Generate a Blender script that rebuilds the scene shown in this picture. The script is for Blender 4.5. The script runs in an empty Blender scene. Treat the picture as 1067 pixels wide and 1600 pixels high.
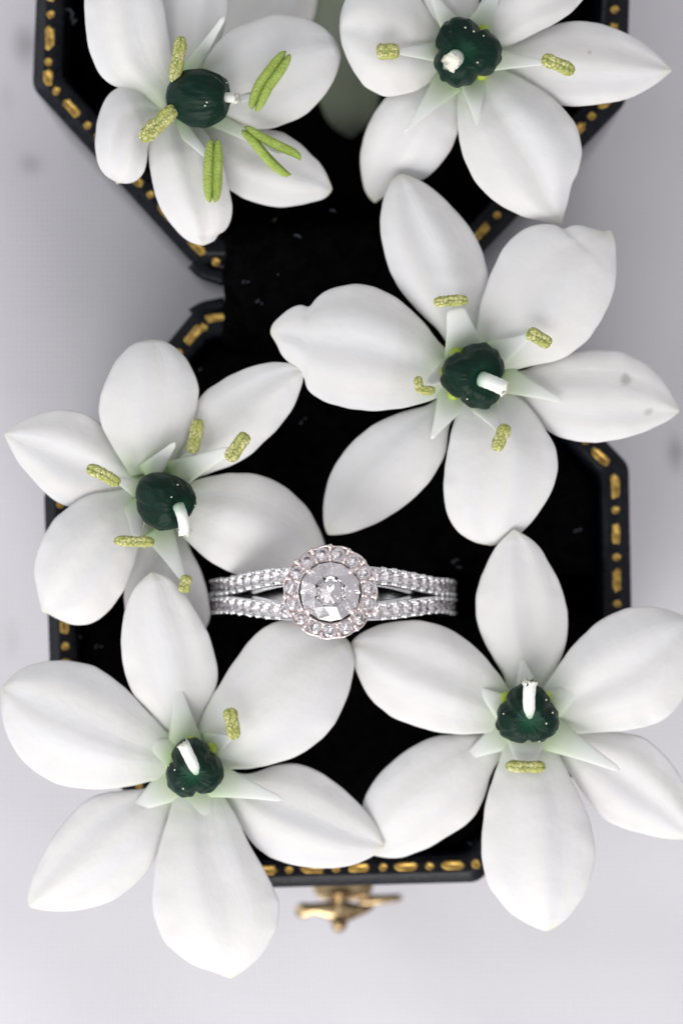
import bpy, bmesh, math, random
from mathutils import Vector, Matrix, Quaternion, noise

random.seed(7)
S = bpy.context.scene
C = S.collection
PI = math.pi
# ------------------------------------------------------------------ camera (1 unit = 1 cm)
S.unit_settings.scale_length = 0.01
ZREF, DIST, PPC = 4.2, 25.0, 190.5          # plane of the ring head, camera distance, photo pixels per cm there
CZ = ZREF + DIST
cam_d = bpy.data.cameras.new("camera")
cam = bpy.data.objects.new("camera", cam_d)
C.objects.link(cam)
cam.location = (0, 0, CZ)
cam_d.sensor_fit = 'VERTICAL'
cam_d.sensor_height = 36
cam_d.lens = 36 * DIST / (1600 / PPC)
cam_d.clip_start = 0.5
cam_d.clip_end = 500
cam_d.dof.use_dof = True
cam_d.dof.focus_distance = DIST + 0.12
cam_d.dof.aperture_fstop = cam_d.lens * 1e-3 / 0.80   # 0.80 cm wide aperture
S.camera = cam
# ------------------------------------------------------------------ light: soft window from the lower left, pale room, plus added unseen panels
W = bpy.data.worlds.new("World")
S.world = W
W.use_nodes = True
W.node_tree.nodes["Background"].inputs[0].default_value = (0.93, 0.95, 1.0, 1)
W.node_tree.nodes["Background"].inputs[1].default_value = 0.43


def area(name, loc, target, size, sizey, power, col):
    d = bpy.data.lights.new(name, 'AREA')
    d.shape = 'RECTANGLE'
    d.size, d.size_y, d.energy, d.color = size, sizey, power, col
    o = bpy.data.objects.new(name, d)
    C.objects.link(o)
    o.location = loc
    o.rotation_euler = (Vector(target) - Vector(loc)).to_track_quat('-Z', 'Y').to_euler()
    return o


def soft_panels(loc, target, pane, power, col=(1.0, 0.985, 0.97)):
    for wx, wy in ((-1, -1), (1, -1), (-1, 1), (1, 1)):      # four panes per source
        wl = area("soft_panel_light", loc, target, pane, pane, power, col)
        wl.location += wl.rotation_euler.to_matrix() @ Vector((wx * pane * .56, wy * pane * .56, 0))


soft_panels((-5, -36, 26), (0, -1, 2), 17, 4900)
soft_panels((-44, 2, 26), (0, 0, 2), 20, 2000, (.93, .98, 1.0))
soft_panels((46, 2, 44), (0, 0, 2), 19, 500, (1.0, .985, .99))  # added unseen panel on the right, gives the stone facets contrast
soft_panels((16, 40, 40), (0, 0, 2), 20, 800, (1.0, .99, .97))  # added unseen panel behind, for sparkle in the stones
S.view_settings.view_transform = 'Standard'
S.view_settings.look = 'None'
S.view_settings.exposure = 0.1
S.view_settings.gamma = 1
S.cycles.max_bounces = 14
S.cycles.transmission_bounces = 12
S.cycles.glossy_bounces = 6
S.cycles.sample_clamp_indirect = 6
S.cycles.use_denoising = True


def P(px, py, z):
    k = (CZ - z) / DIST / PPC
    return Vector(((px - 533.5) * k, (800 - py) * k, z))


# ------------------------------------------------------------------ materials
def mat(name):
    m = bpy.data.materials.new(name)
    m.use_nodes = True
    nt = m.node_tree
    return m, nt, nt.nodes["Principled BSDF"], nt.nodes["Material Output"]


def N(nt, t, **kw):
    n = nt.nodes.new(t)
    for k, v in kw.items():
        setattr(n, k, v)
    return n


def setv(n, **kw):
    for k, v in kw.items():
        n.inputs[k.replace('_', ' ')].default_value = v


def ramp(nt, stops, fac):
    r = N(nt, 'ShaderNodeValToRGB')
    e = r.color_ramp.elements
    while len(e) < len(stops):
        e.new(0.5)
    for q, (p, c) in zip(e, stops):
        q.position = p
        q.color = c if len(c) == 4 else (*c, 1)
    nt.links.new(fac, r.inputs[0])
    return r


def mixc(nt, fac, a, b):
    m = N(nt, 'ShaderNodeMix', data_type='RGBA')
    for i, v in ((0, fac), (6, a), (7, b)):
        if hasattr(v, 'links'):
            nt.links.new(v, m.inputs[i])
        else:
            m.inputs[i].default_value = v if i == 0 else (*v, 1)
    return m.outputs[2]


def math_(nt, op, a, b=None):
    m = N(nt, 'ShaderNodeMath', operation=op)
    for i, v in enumerate((a, b)):
        if v is None:
            continue
        if hasattr(v, 'links'):
            nt.links.new(v, m.inputs[i])
        else:
            m.inputs[i].default_value = v
    return m.outputs[0]


def noise_tex(nt, vec, scale, detail=3, rough=.5):
    n = N(nt, 'ShaderNodeTexNoise')
    n.inputs['Scale'].default_value = scale
    n.inputs['Detail'].default_value = detail
    n.inputs['Roughness'].default_value = rough
    if vec is not None:
        nt.links.new(vec, n.inputs['Vector'])
    return n.outputs['Fac']


def bump(nt, h, strength, dist, prev=None):
    b = N(nt, 'ShaderNodeBump')
    b.inputs['Strength'].default_value = strength
    b.inputs['Distance'].default_value = dist
    nt.links.new(h, b.inputs['Height'])
    if prev is not None:
        nt.links.new(prev, b.inputs['Normal'])
    return b.outputs['Normal']


def petal_mat(name, spots=(), white=(.90, .882, .868)):
    m, nt, b, out = mat(name)
    uv = N(nt, 'ShaderNodeUVMap', uv_map='UVMap').outputs[0]
    sep = N(nt, 'ShaderNodeSeparateXYZ')
    nt.links.new(uv, sep.inputs[0])
    oi = N(nt, 'ShaderNodeObjectInfo').outputs['Random']
    cmb = N(nt, 'ShaderNodeCombineXYZ')
    nt.links.new(math_(nt, 'MULTIPLY', sep.outputs[0], 12), cmb.inputs[0])
    nt.links.new(math_(nt, 'MULTIPLY', sep.outputs[1], 1.6), cmb.inputs[1])
    nt.links.new(math_(nt, 'MULTIPLY', oi, 37), cmb.inputs[2])
    ribs = noise_tex(nt, cmb.outputs[0], 1.0, 2, .5)
    obj = N(nt, 'ShaderNodeTexCoord').outputs['Object']
    soft = noise_tex(nt, obj, 2.2, 3, .55)
    fine = noise_tex(nt, obj, 34, 3, .6)
    # pale green throat, creamy tip
    g = ramp(nt, [(0, (.9,) * 3), (.10, (.42,) * 3), (.21, (.08,) * 3), (.34, (0, 0, 0))], sep.outputs[1])
    gf = math_(nt, 'MULTIPLY', g.outputs[0], math_(nt, 'ADD', math_(nt, 'MULTIPLY', soft, 1.2), .25))
    col = mixc(nt, math_(nt, 'MULTIPLY', soft, .5), white, (white[0] * .93, white[1] * .94, white[2] * .95))
    col = mixc(nt, math_(nt, 'MULTIPLY', ramp(nt, [(.35, (0, 0, 0)), (.75, (1, 1, 1))], ribs).outputs[0], .07), col,
               (.70, .71, .69))
    col = mixc(nt, math_(nt, 'MULTIPLY', noise_tex(nt, obj, 1.3, 2, .5), .55), col, (white[0] * .985, white[1] * .955, white[2] * .95))
    col = mixc(nt, math_(nt, 'MULTIPLY', noise_tex(nt, obj, 60, 2, .6), .10), col, (white[0] * .80, white[1] * .82, white[2] * .80))
    cb = N(nt, 'ShaderNodeCombineXYZ')
    nt.links.new(math_(nt, 'MULTIPLY', sep.outputs[0], 6), cb.inputs[0])
    nt.links.new(math_(nt, 'MULTIPLY', sep.outputs[1], .9), cb.inputs[1])
    nt.links.new(math_(nt, 'MULTIPLY', oi, 53), cb.inputs[2])
    band = ramp(nt, [(.4, (0, 0, 0)), (.65, (.6,) * 3)], noise_tex(nt, cb.outputs[0], 1, 2, .5))
    col = mixc(nt, band.outputs[0], col, (white[0] * .945, white[1] * .96, white[2] * 1.0))
    t = ramp(nt, [(.90, (0, 0, 0)), (1.0, (.55,) * 3)], sep.outputs[1])
    col = mixc(nt, t.outputs[0], col, (.80, .78, .60))
    col = mixc(nt, gf, col, (.50, .66, .36))
    for (u, v, ru, rv, c, a) in spots:
        du = math_(nt, 'DIVIDE', math_(nt, 'SUBTRACT', sep.outputs[0], u), ru)
        dv = math_(nt, 'DIVIDE', math_(nt, 'SUBTRACT', sep.outputs[1], v), rv)
        d = math_(nt, 'SQRT', math_(nt, 'ADD', math_(nt, 'POWER', math_(nt, 'ABSOLUTE', du), 2),
                                    math_(nt, 'POWER', math_(nt, 'ABSOLUTE', dv), 2)))
        d = math_(nt, 'ADD', d, math_(nt, 'MULTIPLY', noise_tex(nt, obj, 9, 3), 1.0))
        k = ramp(nt, [(.55, (a,) * 3), (1.25, (0, 0, 0))], d)
        col = mixc(nt, k.outputs[0], col, c)
    nt.links.new(col, b.inputs['Base Color'])
    setv(b, Roughness=.5, Specular_IOR_Level=.28)
    nm = bump(nt, ribs, .11, .03)
    nm = bump(nt, fine, .14, .012, nm)
    nm = bump(nt, noise_tex(nt, obj, 5, 2, .5), .22, .05, nm)
    nt.links.new(nm, b.inputs['Normal'])
    tr = N(nt, 'ShaderNodeBsdfTranslucent')
    nt.links.new(col, tr.inputs['Color'])
    nt.links.new(nm, tr.inputs['Normal'])
    mx = N(nt, 'ShaderNodeMixShader')
    mx.inputs[0].default_value = .28
    nt.links.new(b.outputs[0], mx.inputs[1])
    nt.links.new(tr.outputs[0], mx.inputs[2])
    nt.links.new(mx.outputs[0], out.inputs[0])
    return m


M = {}
M['petal'] = petal_mat('white petal')
M['petal_spots'] = petal_mat('white petal with two grey bruises',
                             [(.30, .66, .17, .085, (.50, .48, .46), .8), (.66, .80, .17, .075, (.50, .48, .46), .7)])
M['petal_green_shaded'] = petal_mat('green petal darkened for shade', white=(.30, .34, .25))  # greenish petal; the shade inside the lid is also put into its colour
M['petal_brown'] = petal_mat('white petal with brown speck', [(.36, .54, .07, .03, (.55, .47, .28), .75)])


def simple(name, col, rough=.5, metal=0, spec=.5, nscale=0, nstr=.2, ndist=.02, var=None, vscale=4):
    m, nt, b, out = mat(name)
    setv(b, Roughness=rough, Metallic=metal, Specular_IOR_Level=spec)
    obj = N(nt, 'ShaderNodeTexCoord').outputs['Object']
    if var:
        f = ramp(nt, [(.38, (0, 0, 0)), (.62, (1, 1, 1))], noise_tex(nt, obj, vscale, 4, .6))
        nt.links.new(mixc(nt, f.outputs[0], col, var), b.inputs['Base Color'])
    else:
        b.inputs['Base Color'].default_value = (*col, 1)
    if nscale:
        nt.links.new(bump(nt, noise_tex(nt, obj, nscale, 4, .6), nstr, ndist), b.inputs['Normal'])
    return m


M['velvet'] = simple('black velvet', (.0016, .0016, .0018), 1, 0, 0.0, 30, .5, .02, (.0035, .0035, .004), 8)
M['leather'] = simple('navy black leatherette', (.0035, .004, .0065), .24, 0, .20, 26, .18, .02, (.008, .009, .013), 14)
M['gold'] = simple('gold tooling', (.72, .47, .12), .42, .75, .5, 40, .5, .01, (.30, .17, .04), 16)
M['brass'] = simple('aged brass', (.70, .52, .29), .24, 1, .5, 14, .25, .02, (.24, .15, .07), 5)
M['whitegold'] = simple('white gold', (.88, .87, .88), .16, 1, .5, 20, .1, .004)
M['rosegold'] = simple('rosy white gold', (.90, .80, .79), .14, 1, .5, 20, .1, .004)
M['disc'] = simple('yellow green nectary', (.30, .42, .03), .45, 0, .4, 30, .3, .01, (.42, .52, .06), 20)
M['lint'] = simple('lint', (.10, .105, .125), .9, 0, .1)
M['crumb'] = simple('pollen', (.66, .60, .22), .8, 0, .1)
M['pollenwhite'] = simple('pale pollen', (.70, .72, .55), .7, 0, .2)


def filament_mat():
    m, nt, b, out = mat('white filament')
    uv = N(nt, 'ShaderNodeUVMap', uv_map='UVMap').outputs[0]
    sep = N(nt, 'ShaderNodeSeparateXYZ')
    nt.links.new(uv, sep.inputs[0])
    r = ramp(nt, [(0, (.50, .66, .36)), (.30, (.70, .77, .62)), (.62, (.82, .83, .80)), (1, (.87, .87, .85))], sep.outputs[1])
    nt.links.new(r.outputs[0], b.inputs['Base Color'])
    setv(b, Roughness=.45, Specular_IOR_Level=.3)
    tr = N(nt, 'ShaderNodeBsdfTranslucent')
    nt.links.new(r.outputs[0], tr.inputs['Color'])
    mx = N(nt, 'ShaderNodeMixShader')
    mx.inputs[0].default_value = .25
    nt.links.new(b.outputs[0], mx.inputs[1])
    nt.links.new(tr.outputs[0], mx.inputs[2])
    nt.links.new(mx.outputs[0], out.inputs[0])
    return m


M['filament'] = filament_mat()


def style_mat():
    m, nt, b, out = mat('white style')
    uv = N(nt, 'ShaderNodeUVMap', uv_map='UVMap').outputs[0]
    sep = N(nt, 'ShaderNodeSeparateXYZ')
    nt.links.new(uv, sep.inputs[0])
    r = ramp(nt, [(0, (.02, .13, .06)), (.16, (.45, .58, .44)), (.36, (.84, .85, .80)), (.9, (.88, .88, .85)), (1, (.80, .78, .66))], sep.outputs[1])
    obj = N(nt, 'ShaderNodeTexCoord').outputs['Object']
    col = mixc(nt, math_(nt, 'MULTIPLY', noise_tex(nt, obj, 10, 4, .6), .35), r.outputs[0], (.70, .72, .64))
    nt.links.new(col, b.inputs['Base Color'])
    setv(b, Roughness=.5, Specular_IOR_Level=.3)
    nt.links.new(bump(nt, noise_tex(nt, obj, 22, 4, .6), .4, .015), b.inputs['Normal'])
    return m


M['style'] = style_mat()


def ovary_mat():
    m, nt, b, out = mat('dark green ovary')
    uv = N(nt, 'ShaderNodeUVMap', uv_map='UVMap').outputs[0]
    sep = N(nt, 'ShaderNodeSeparateXYZ')
    nt.links.new(uv, sep.inputs[0])
    obj = N(nt, 'ShaderNodeTexCoord').outputs['Object']
    f = noise_tex(nt, obj, 5, 4, .6)
    col = mixc(nt, f, (.001, .011, .007), (.003, .026, .015))
    # v = 0 at the top where the style leaves, 1 at the base
    top = ramp(nt, [(.0, (.8,) * 3), (.05, (.4,) * 3), (.14, (0, 0, 0))], sep.outputs[1])
    col = mixc(nt, top.outputs[0], col, (.008, .075, .035))
    bot = ramp(nt, [(.86, (0, 0, 0)), (.97, (1, 1, 1))], sep.outputs[1])
    col = mixc(nt, bot.outputs[0], col, (.16, .30, .02))
    nt.links.new(col, b.inputs['Base Color'])
    setv(b, Roughness=.42, Specular_IOR_Level=.16)
    nm = bump(nt, noise_tex(nt, obj, 24, 4, .6), .35, .015)
    cm = N(nt, 'ShaderNodeCombineXYZ')
    nt.links.new(math_(nt, 'MULTIPLY', sep.outputs[0], 22), cm.inputs[0])
    nt.links.new(math_(nt, 'MULTIPLY', sep.outputs[1], 3), cm.inputs[1])
    nm = bump(nt, noise_tex(nt, cm.outputs[0], 1, 2, .5), .3, .06, nm)
    nt.links.new(nm, b.inputs['Normal'])
    return m


M['ovary'] = ovary_mat()


def anther_mat(name, a, b_, c, dark):
    m, nt, b, out = mat(name)
    obj = N(nt, 'ShaderNodeTexCoord').outputs['Object']
    f = noise_tex(nt, obj, 9, 3, .6)
    col = mixc(nt, ramp(nt, [(.38, (0, 0, 0)), (.6, (1, 1, 1))], f).outputs[0], a, b_)
    v = N(nt, 'ShaderNodeTexVoronoi')
    v.inputs['Scale'].default_value = 48
    nt.links.new(obj, v.inputs['Vector'])
    col = mixc(nt, ramp(nt, [(.25, (0, 0, 0)), (.75, (1, 1, 1))], v.outputs['Distance']).outputs[0], col, c)
    uv = N(nt, 'ShaderNodeUVMap', uv_map='UVMap').outputs[0]
    sep = N(nt, 'ShaderNodeSeparateXYZ')
    nt.links.new(uv, sep.inputs[0])
    col = mixc(nt, math_(nt, 'MULTIPLY', sep.outputs[0], .8), col, dark)
    nt.links.new(col, b.inputs['Base Color'])
    setv(b, Roughness=.75, Specular_IOR_Level=.15)
    nt.links.new(bump(nt, v.outputs['Distance'], .6, .012), b.inputs['Normal'])
    return m


M['anther'] = anther_mat('pollen covered anther', (.76, .70, .40), (.52, .51, .19), (.30, .33, .08), (.12, .19, .03))
M['anther_green'] = anther_mat('green anther', (.40, .50, .13), (.27, .36, .07), (.34, .44, .10), (.10, .17, .02))

m, nt, b, out = mat('diamond')
nt.nodes.remove(b)
gl = N(nt, 'ShaderNodeBsdfGlass')
setv(gl, IOR=2.15, Roughness=0.0, Color=(1, .983, .988, 1))
nt.links.new(gl.outputs[0], out.inputs[0])
M['diamond'] = m


def table_mat():
    m, nt, b, out = mat('pale lilac grey table cloth')
    obj = N(nt, 'ShaderNodeTexCoord').outputs['Object']
    f = noise_tex(nt, obj, .35, 3, .5)
    col = mixc(nt, f, (.65, .625, .665), (.70, .68, .71))
    sep = N(nt, 'ShaderNodeSeparateXYZ')
    nt.links.new(obj, sep.inputs[0])
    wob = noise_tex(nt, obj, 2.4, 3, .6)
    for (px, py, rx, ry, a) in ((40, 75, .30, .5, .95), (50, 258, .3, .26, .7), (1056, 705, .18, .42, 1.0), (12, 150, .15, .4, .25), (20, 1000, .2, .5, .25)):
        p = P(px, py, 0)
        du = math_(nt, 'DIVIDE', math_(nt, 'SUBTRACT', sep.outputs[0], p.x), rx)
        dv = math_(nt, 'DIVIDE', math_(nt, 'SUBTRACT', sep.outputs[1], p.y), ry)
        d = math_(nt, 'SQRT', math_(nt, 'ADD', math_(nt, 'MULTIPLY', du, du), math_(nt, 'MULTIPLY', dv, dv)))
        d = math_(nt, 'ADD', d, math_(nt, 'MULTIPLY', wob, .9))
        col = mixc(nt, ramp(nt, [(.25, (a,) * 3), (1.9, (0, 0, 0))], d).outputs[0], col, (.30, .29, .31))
    # woven threads
    ws = []
    for ax in ('X', 'Y'):
        w = N(nt, 'ShaderNodeTexWave', bands_direction=ax)
        w.inputs['Scale'].default_value = 6.5
        w.inputs['Distortion'].default_value = .8
        nt.links.new(obj, w.inputs['Vector'])
        ws.append(w.outputs['Fac'])
    h = math_(nt, 'MULTIPLY', ws[0], ws[1])
    col = mixc(nt, math_(nt, 'MULTIPLY', h, .10), col, (.86, .84, .87))
    nt.links.new(col, b.inputs['Base Color'])
    setv(b, Roughness=.55, Specular_IOR_Level=.25)
    nt.links.new(bump(nt, noise_tex(nt, obj, .22, 2, .4), .35, 1.2, bump(nt, h, .35, .02)), b.inputs['Normal'])
    return m


M['table'] = table_mat()

# ------------------------------------------------------------------ object helpers
ORG = {}


def link(name, verts, faces, material, parent=None, uvs=None, smooth=True, org=None, kind=None):
    """world-space vertices -> one mesh object with its origin at its own middle, parented if asked"""
    if org is None:
        org = Vector((0, 0, 0))
        for v in verts:
            org += Vector(v)
        org /= len(verts)
    me = bpy.data.meshes.new(name)
    me.from_pydata([Vector(v) - org for v in verts], [], faces)
    if uvs:
        ul = me.uv_layers.new(name='UVMap')
        for lp in me.loops:
            ul.data[lp.index].uv = uvs[lp.vertex_index]
    me.materials.append(material)
    if smooth:
        me.polygons.foreach_set('use_smooth', [True] * len(me.polygons))
    me.update()
    o = bpy.data.objects.new(name, me)
    C.objects.link(o)
    put(o, org, parent)
    if kind:
        o['kind'] = kind
    return o


def put(o, org, parent):
    ORG[o.name] = org.copy()
    if parent:
        o.parent = parent
        o.location = org - ORG[parent.name]
    else:
        o.location = org


def empty(name, loc, label, cat, group=None):
    o = bpy.data.objects.new(name, None)
    o.empty_display_size = .3
    C.objects.link(o)
    put(o, Vector(loc), None)
    o['label'], o['category'] = label, cat
    if group:
        o['group'] = group
    return o


def recalc(o):
    bm = bmesh.new()
    bm.from_mesh(o.data)
    bmesh.ops.recalc_face_normals(bm, faces=bm.faces)
    bm.to_mesh(o.data)
    bm.free()


def spline(pts, n):
    """smooth curve through the points, n samples evenly spaced along it"""
    p = [Vector((*q, 0)) if len(q) == 2 else Vector(q) for q in pts]
    if len(p) > 2:
        e = [2 * p[0] - p[1]] + p + [2 * p[-1] - p[-2]]
        out = []
        for i in range(1, len(e) - 2):
            a, b_, c, d = e[i - 1], e[i], e[i + 1], e[i + 2]
            ta = 0
            tb = ta + max(1e-6, (b_ - a).length) ** .5
            tc = tb + max(1e-6, (c - b_).length) ** .5
            td = tc + max(1e-6, (d - c).length) ** .5
            for k in range(10):
                t = tb + (tc - tb) * k / 10
                A1 = a * ((tb - t) / (tb - ta)) + b_ * ((t - ta) / (tb - ta))
                A2 = b_ * ((tc - t) / (tc - tb)) + c * ((t - tb) / (tc - tb))
                A3 = c * ((td - t) / (td - tc)) + d * ((t - tc) / (td - tc))
                B1 = A1 * ((tc - t) / (tc - ta)) + A2 * ((t - ta) / (tc - ta))
                B2 = A2 * ((td - t) / (td - tb)) + A3 * ((t - tb) / (td - tb))
                out.append(B1 * ((tc - t) / (tc - tb)) + B2 * ((t - tb) / (tc - tb)))
        out.append(p[-1])
        p = out
    L = [0]
    for i in range(1, len(p)):
        L.append(L[-1] + (p[i] - p[i - 1]).length)
    res, j = [], 0
    for k in range(n):
        s = L[-1] * k / (n - 1)
        while j < len(p) - 2 and L[j + 1] < s:
            j += 1
        f = (s - L[j]) / max(1e-9, L[j + 1] - L[j])
        res.append(p[j].lerp(p[j + 1], min(1, max(0, f))))
    return res


def tube(path, radii, seg=12, flat=1.0, up=Vector((0, 0, 1)), cap=True):
    """closed tube round a world path; flat < 1 squashes it along up"""
    V, F, UV = [], [], []
    n = len(path)
    for i, p in enumerate(path):
        t = (path[min(i + 1, n - 1)] - path[max(i - 1, 0)]).normalized()
        sx = t.cross(up)
        if sx.length < 1e-4:
            sx = t.cross(Vector((0, 1, 0)))
        sx.normalize()
        sy = sx.cross(t).normalized()
        for k in range(seg):
            a = 2 * PI * k / seg
            V.append(p + sx * math.cos(a) * radii[i] + sy * math.sin(a) * radii[i] * flat)
            UV.append((k / seg, i / (n - 1)))
    for i in range(n - 1):
        for k in range(seg):
            k2 = (k + 1) % seg
            F.append((i * seg + k, i * seg + k2, (i + 1) * seg + k2, (i + 1) * seg + k))
    if cap:
        F.append(tuple(range(seg))[::-1])
        F.append(tuple((n - 1) * seg + k for k in range(seg)))
    return V, F, UV


# ------------------------------------------------------------------ table
tb = link('table_top', [(-60, -60, 0), (60, -60, 0), (60, 60, 0), (-60, 60, 0)], [(0, 1, 2, 3)], M['table'], smooth=False,
          org=Vector((0, 0, 0)))
tb['kind'] = 'structure'
tb['label'] = 'pale lilac grey cloth covered table under the ring box'

# ------------------------------------------------------------------ ring box
RZ = 3.0
BASE = [(305, 482), (68, 768), (79, 1110), (330, 1391), (748, 1380), (990, 1105), (983, 726), (745, 478)]
LID = [(301, 412), (50, 135), (66, -250), (320, -520), (720, -520), (992, -250), (979, 158), (742, 408)]
box = empty('ring_box', P(527, 700, 0), 'open black octagonal ring box with gold tooled rim and velvet lining', 'ring box')


def rounded(poly, r, seg=5):
    """round the corners of a polygon (world XY)"""
    out = []
    n = len(poly)
    for i in range(n):
        a, b_, c = poly[i - 1], poly[i], poly[(i + 1) % n]
        u, w = (a - b_).normalized(), (c - b_).normalized()
        p, q = b_ + u * r, b_ + w * r
        for k in range(seg + 1):
            t = k / seg
            out.append((p * (1 - t) ** 2 + b_ * 2 * t * (1 - t) + q * t ** 2))
    return out


def inset(poly, d):
    """offset a convex polygon inwards"""
    n = len(poly)
    cen = sum(poly, Vector((0, 0))) / n
    lines = []
    for i in range(n):
        a, b_ = poly[i], poly[(i + 1) % n]
        e = (b_ - a).normalized()
        nn = Vector((-e.y, e.x))
        if (cen - a).dot(nn) < 0:
            nn = -nn
        lines.append((a + nn * d, e))
    out = []
    for i in range(n):
        (p, e), (q, f) = lines[i - 1], lines[i]
        den = e.x * f.y - e.y * f.x
        t = ((q - p).x * f.y - (q - p).y * f.x) / den
        out.append(p + e * t)
    return out


def loft(rings, close_bottom=False, close_top=False):
    V, F = [], []
    n = len(rings[0])
    for r in rings:
        V += r
    for i in range(len(rings) - 1):
        for k in range(n):
            k2 = (k + 1) % n
            F.append((i * n + k, i * n + k2, (i + 1) * n + k2, (i + 1) * n + k))
    if close_bottom:
        F.append(tuple(range(n))[::-1])
    if close_top:
        F.append(tuple((len(rings) - 1) * n + k for k in range(n)))
    return V, F


def ring3(poly, d, z, r=.07):
    q = rounded(inset(poly, d), r)
    return [Vector((p.x, p.y, z)) for p in q]


def shell(px, name):
    poly = [P(x, y, RZ).xy for x, y in px]
    # outer wall up, rounded rim, sloping inner lip down to the lining
    prof = [(.02, .03), (.0, .06), (-.005, 1.5), (-.005, RZ - .30), (-.004, RZ - .12), (.0, RZ - .068), (.012, RZ - .054), (.076, RZ - .014), (.09, RZ - .003), (.105, RZ),
            (.19, RZ), (.200, RZ - .003), (.238, RZ - .024), (.254, RZ - .07), (.262, RZ - .2), (.262, RZ - .6)]
    rings = [ring3(poly, d, z, .075) for d, z in prof]
    V, F = loft(rings, close_bottom=True)
    o = link(name, V, F, M['leather'], box)
    recalc(o)
    # recalc on an open cup may flip; make sure the outer wall faces outwards
    return o, poly


def pad(ringlist, name, parent):
    V, F = loft(ringlist, close_top=True)
    o = link(name, V, F, M['velvet'], parent)
    recalc(o)
    return o


base_o, base_p = shell(BASE, 'box_base')
lid_o, lid_p = shell(LID, 'box_lid')


def fluffed(poly, z):
    return [[Vector((p.x, p.y, zz)) for p in rounded(inset(poly, d), .07)]
            for d, zz in ((.25, z - .5), (.256, z - .12), (.30, z - .04), (.40, z), (.9, z + .02))]


pad(fluffed(lid_p, 1.5), 'velvet_lining', lid_o)
# base cushion: two velvet rolls with the ring slot between them
slot = P(520, 931, 2.85).y


def clip(poly, y, above):
    out = []
    n = len(poly)
    for i in range(n):
        a, b_ = poly[i], poly[(i + 1) % n]
        ina, inb = ((a.y > y) == above), ((b_.y > y) == above)
        if ina:
            out.append(a)
        if ina != inb:
            t = (y - a.y) / (b_.y - a.y)
            out.append(a.lerp(b_, t))
    return out


inner = inset(base_p, .255)
for above, yy in ((True, slot + .17), (False, slot - .17)):
    half = clip(inner, yy, above)
    rr = [[Vector((p.x, p.y, zz)) for p in rounded(inset(half, d), .06)]
          for d, zz in ((0, 2.0), (.004, 2.62), (.03, 2.76), (.10, 2.83), (.3, 2.86))]
    pad(rr, 'velvet_cushion', base_o)
V, F = loft([[Vector((p.x, p.y, 1.55)) for p in rounded(inset(base_p, .256), .06)],
             [Vector((p.x, p.y, 1.70)) for p in rounded(inset(base_p, .258), .06)]], True, True)
link('velvet_floor', V, F, M['velvet'], base_o)

# velvet covered hinge strip between the two halves
x0, x1 = P(351, 0, 2.95).x, P(716, 0, 2.95).x
ya, yb = P(0, 342, 2.95).y, P(0, 552, 2.95).y
V, F = [], []
nx, ny = 30, 10
for j in range(ny + 1):
    v = j / ny
    for i in range(nx + 1):
        u = i / nx
        e = .02 * math.sin(v * 17 + 2) + .01 * math.sin(v * 41) if i in (0, nx) else 0
        V.append(Vector((x0 + (x1 - x0) * u + e, yb + (ya - yb) * v, (2.86 + .24 * min(1, 7 * min(v, 1 - v)) - .05 * math.exp(-((v - .47) / .14) ** 2)) + .012 * noise.noise(Vector((u * 9, v * 4, 3))))))
for j in range(ny):
    for i in range(nx):
        k = j * (nx + 1) + i
        F.append((k, k + 1, k + nx + 2, k + nx + 1))
h = link('velvet_hinge', V, F, M['velvet'], box)
sm = h.modifiers.new('thick', 'SOLIDIFY')
sm.thickness = .05
# the leather ears that curl towards the hinge
for pts, rad in ((([(303, 410), (318, 424), (338, 430), (352, 436)]), 14), (([(300, 492), (318, 482), (340, 477), (352, 474)]), 11),
                 (([(740, 408), (728, 420), (712, 430), (700, 436)]), 14), (([(748, 490), (730, 480), (710, 476), (698, 474)]), 11)):
    path = spline([P(x, y, 2.90) for x, y in pts], 12)
    V, F, UV = tube(path, [rad / 190.] * 12, 12, .7)
    link('hinge_ear', V, F, M['leather'], box)


# gold tooling: alternate dashes and dots pressed along the rim
def capsule(px, py, ang, length, width, parent, kind):
    c = P(px, py, RZ)
    Lh = max(0, (length - width) / 2) / 184.
    r = width / 2 / 184.
    ca, sa = math.cos(ang), math.sin(ang)
    V, top = [], []
    pts = []
    for k in range(9):
        a = -PI / 2 + PI * k / 8
        pts.append((Lh + r * math.cos(a), r * math.sin(a)))
    for k in range(9):
        a = PI / 2 + PI * k / 8
        pts.append((-Lh + r * math.cos(a), r * math.sin(a)))
    jit = [1 + random.uniform(-.16, .16) for _ in pts]
    V = []
    for sc, z in ((1.0, RZ - .004), (.96, RZ + .004), (.62, RZ + .008), (.5, RZ + .003)):
        for (x, y), j in zip(pts, jit):
            x2, y2 = x * j, y * j
            if abs(x) > Lh:
                x2 = math.copysign(Lh, x) + (x2 - math.copysign(Lh, x)) * sc
            y2 *= sc
            V.append(Vector((c.x + x2 * ca - y2 * sa, c.y + x2 * sa + y2 * ca, z)))
    n = len(pts)
    F = []
    for i in range(3):
        for k in range(n):
            k2 = (k + 1) % n
            F.append((i * n + k, i * n + k2, (i + 1) * n + k2, (i + 1) * n + k))
    F.append(tuple(3 * n + k for k in range(n)))
    link('gold_dash' if kind else 'gold_dot', V, F, M['gold'], parent, smooth=True)


def tooling(parent, a, b_, offs, phase, first, pitch=37, end=None):
    """marks on the line a->b shifted inwards by offs px"""
    A, B = Vector(a), Vector(b_)
    L = (B - A).length
    d = (B - A) / L
    n = Vector((d.y, -d.x)) * offs
    s, k = phase, first
    while s < (end or L):
        p = A + d * s + n
        if k % 2:
            capsule(p.x, p.y, -math.atan2(d.y, d.x), random.uniform(32, 38), 14, parent, 1)
        else:
            capsule(p.x, p.y, 0, 13, 13, parent, 0)
        s += pitch + random.uniform(-1, 1)
        k += 1


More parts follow.
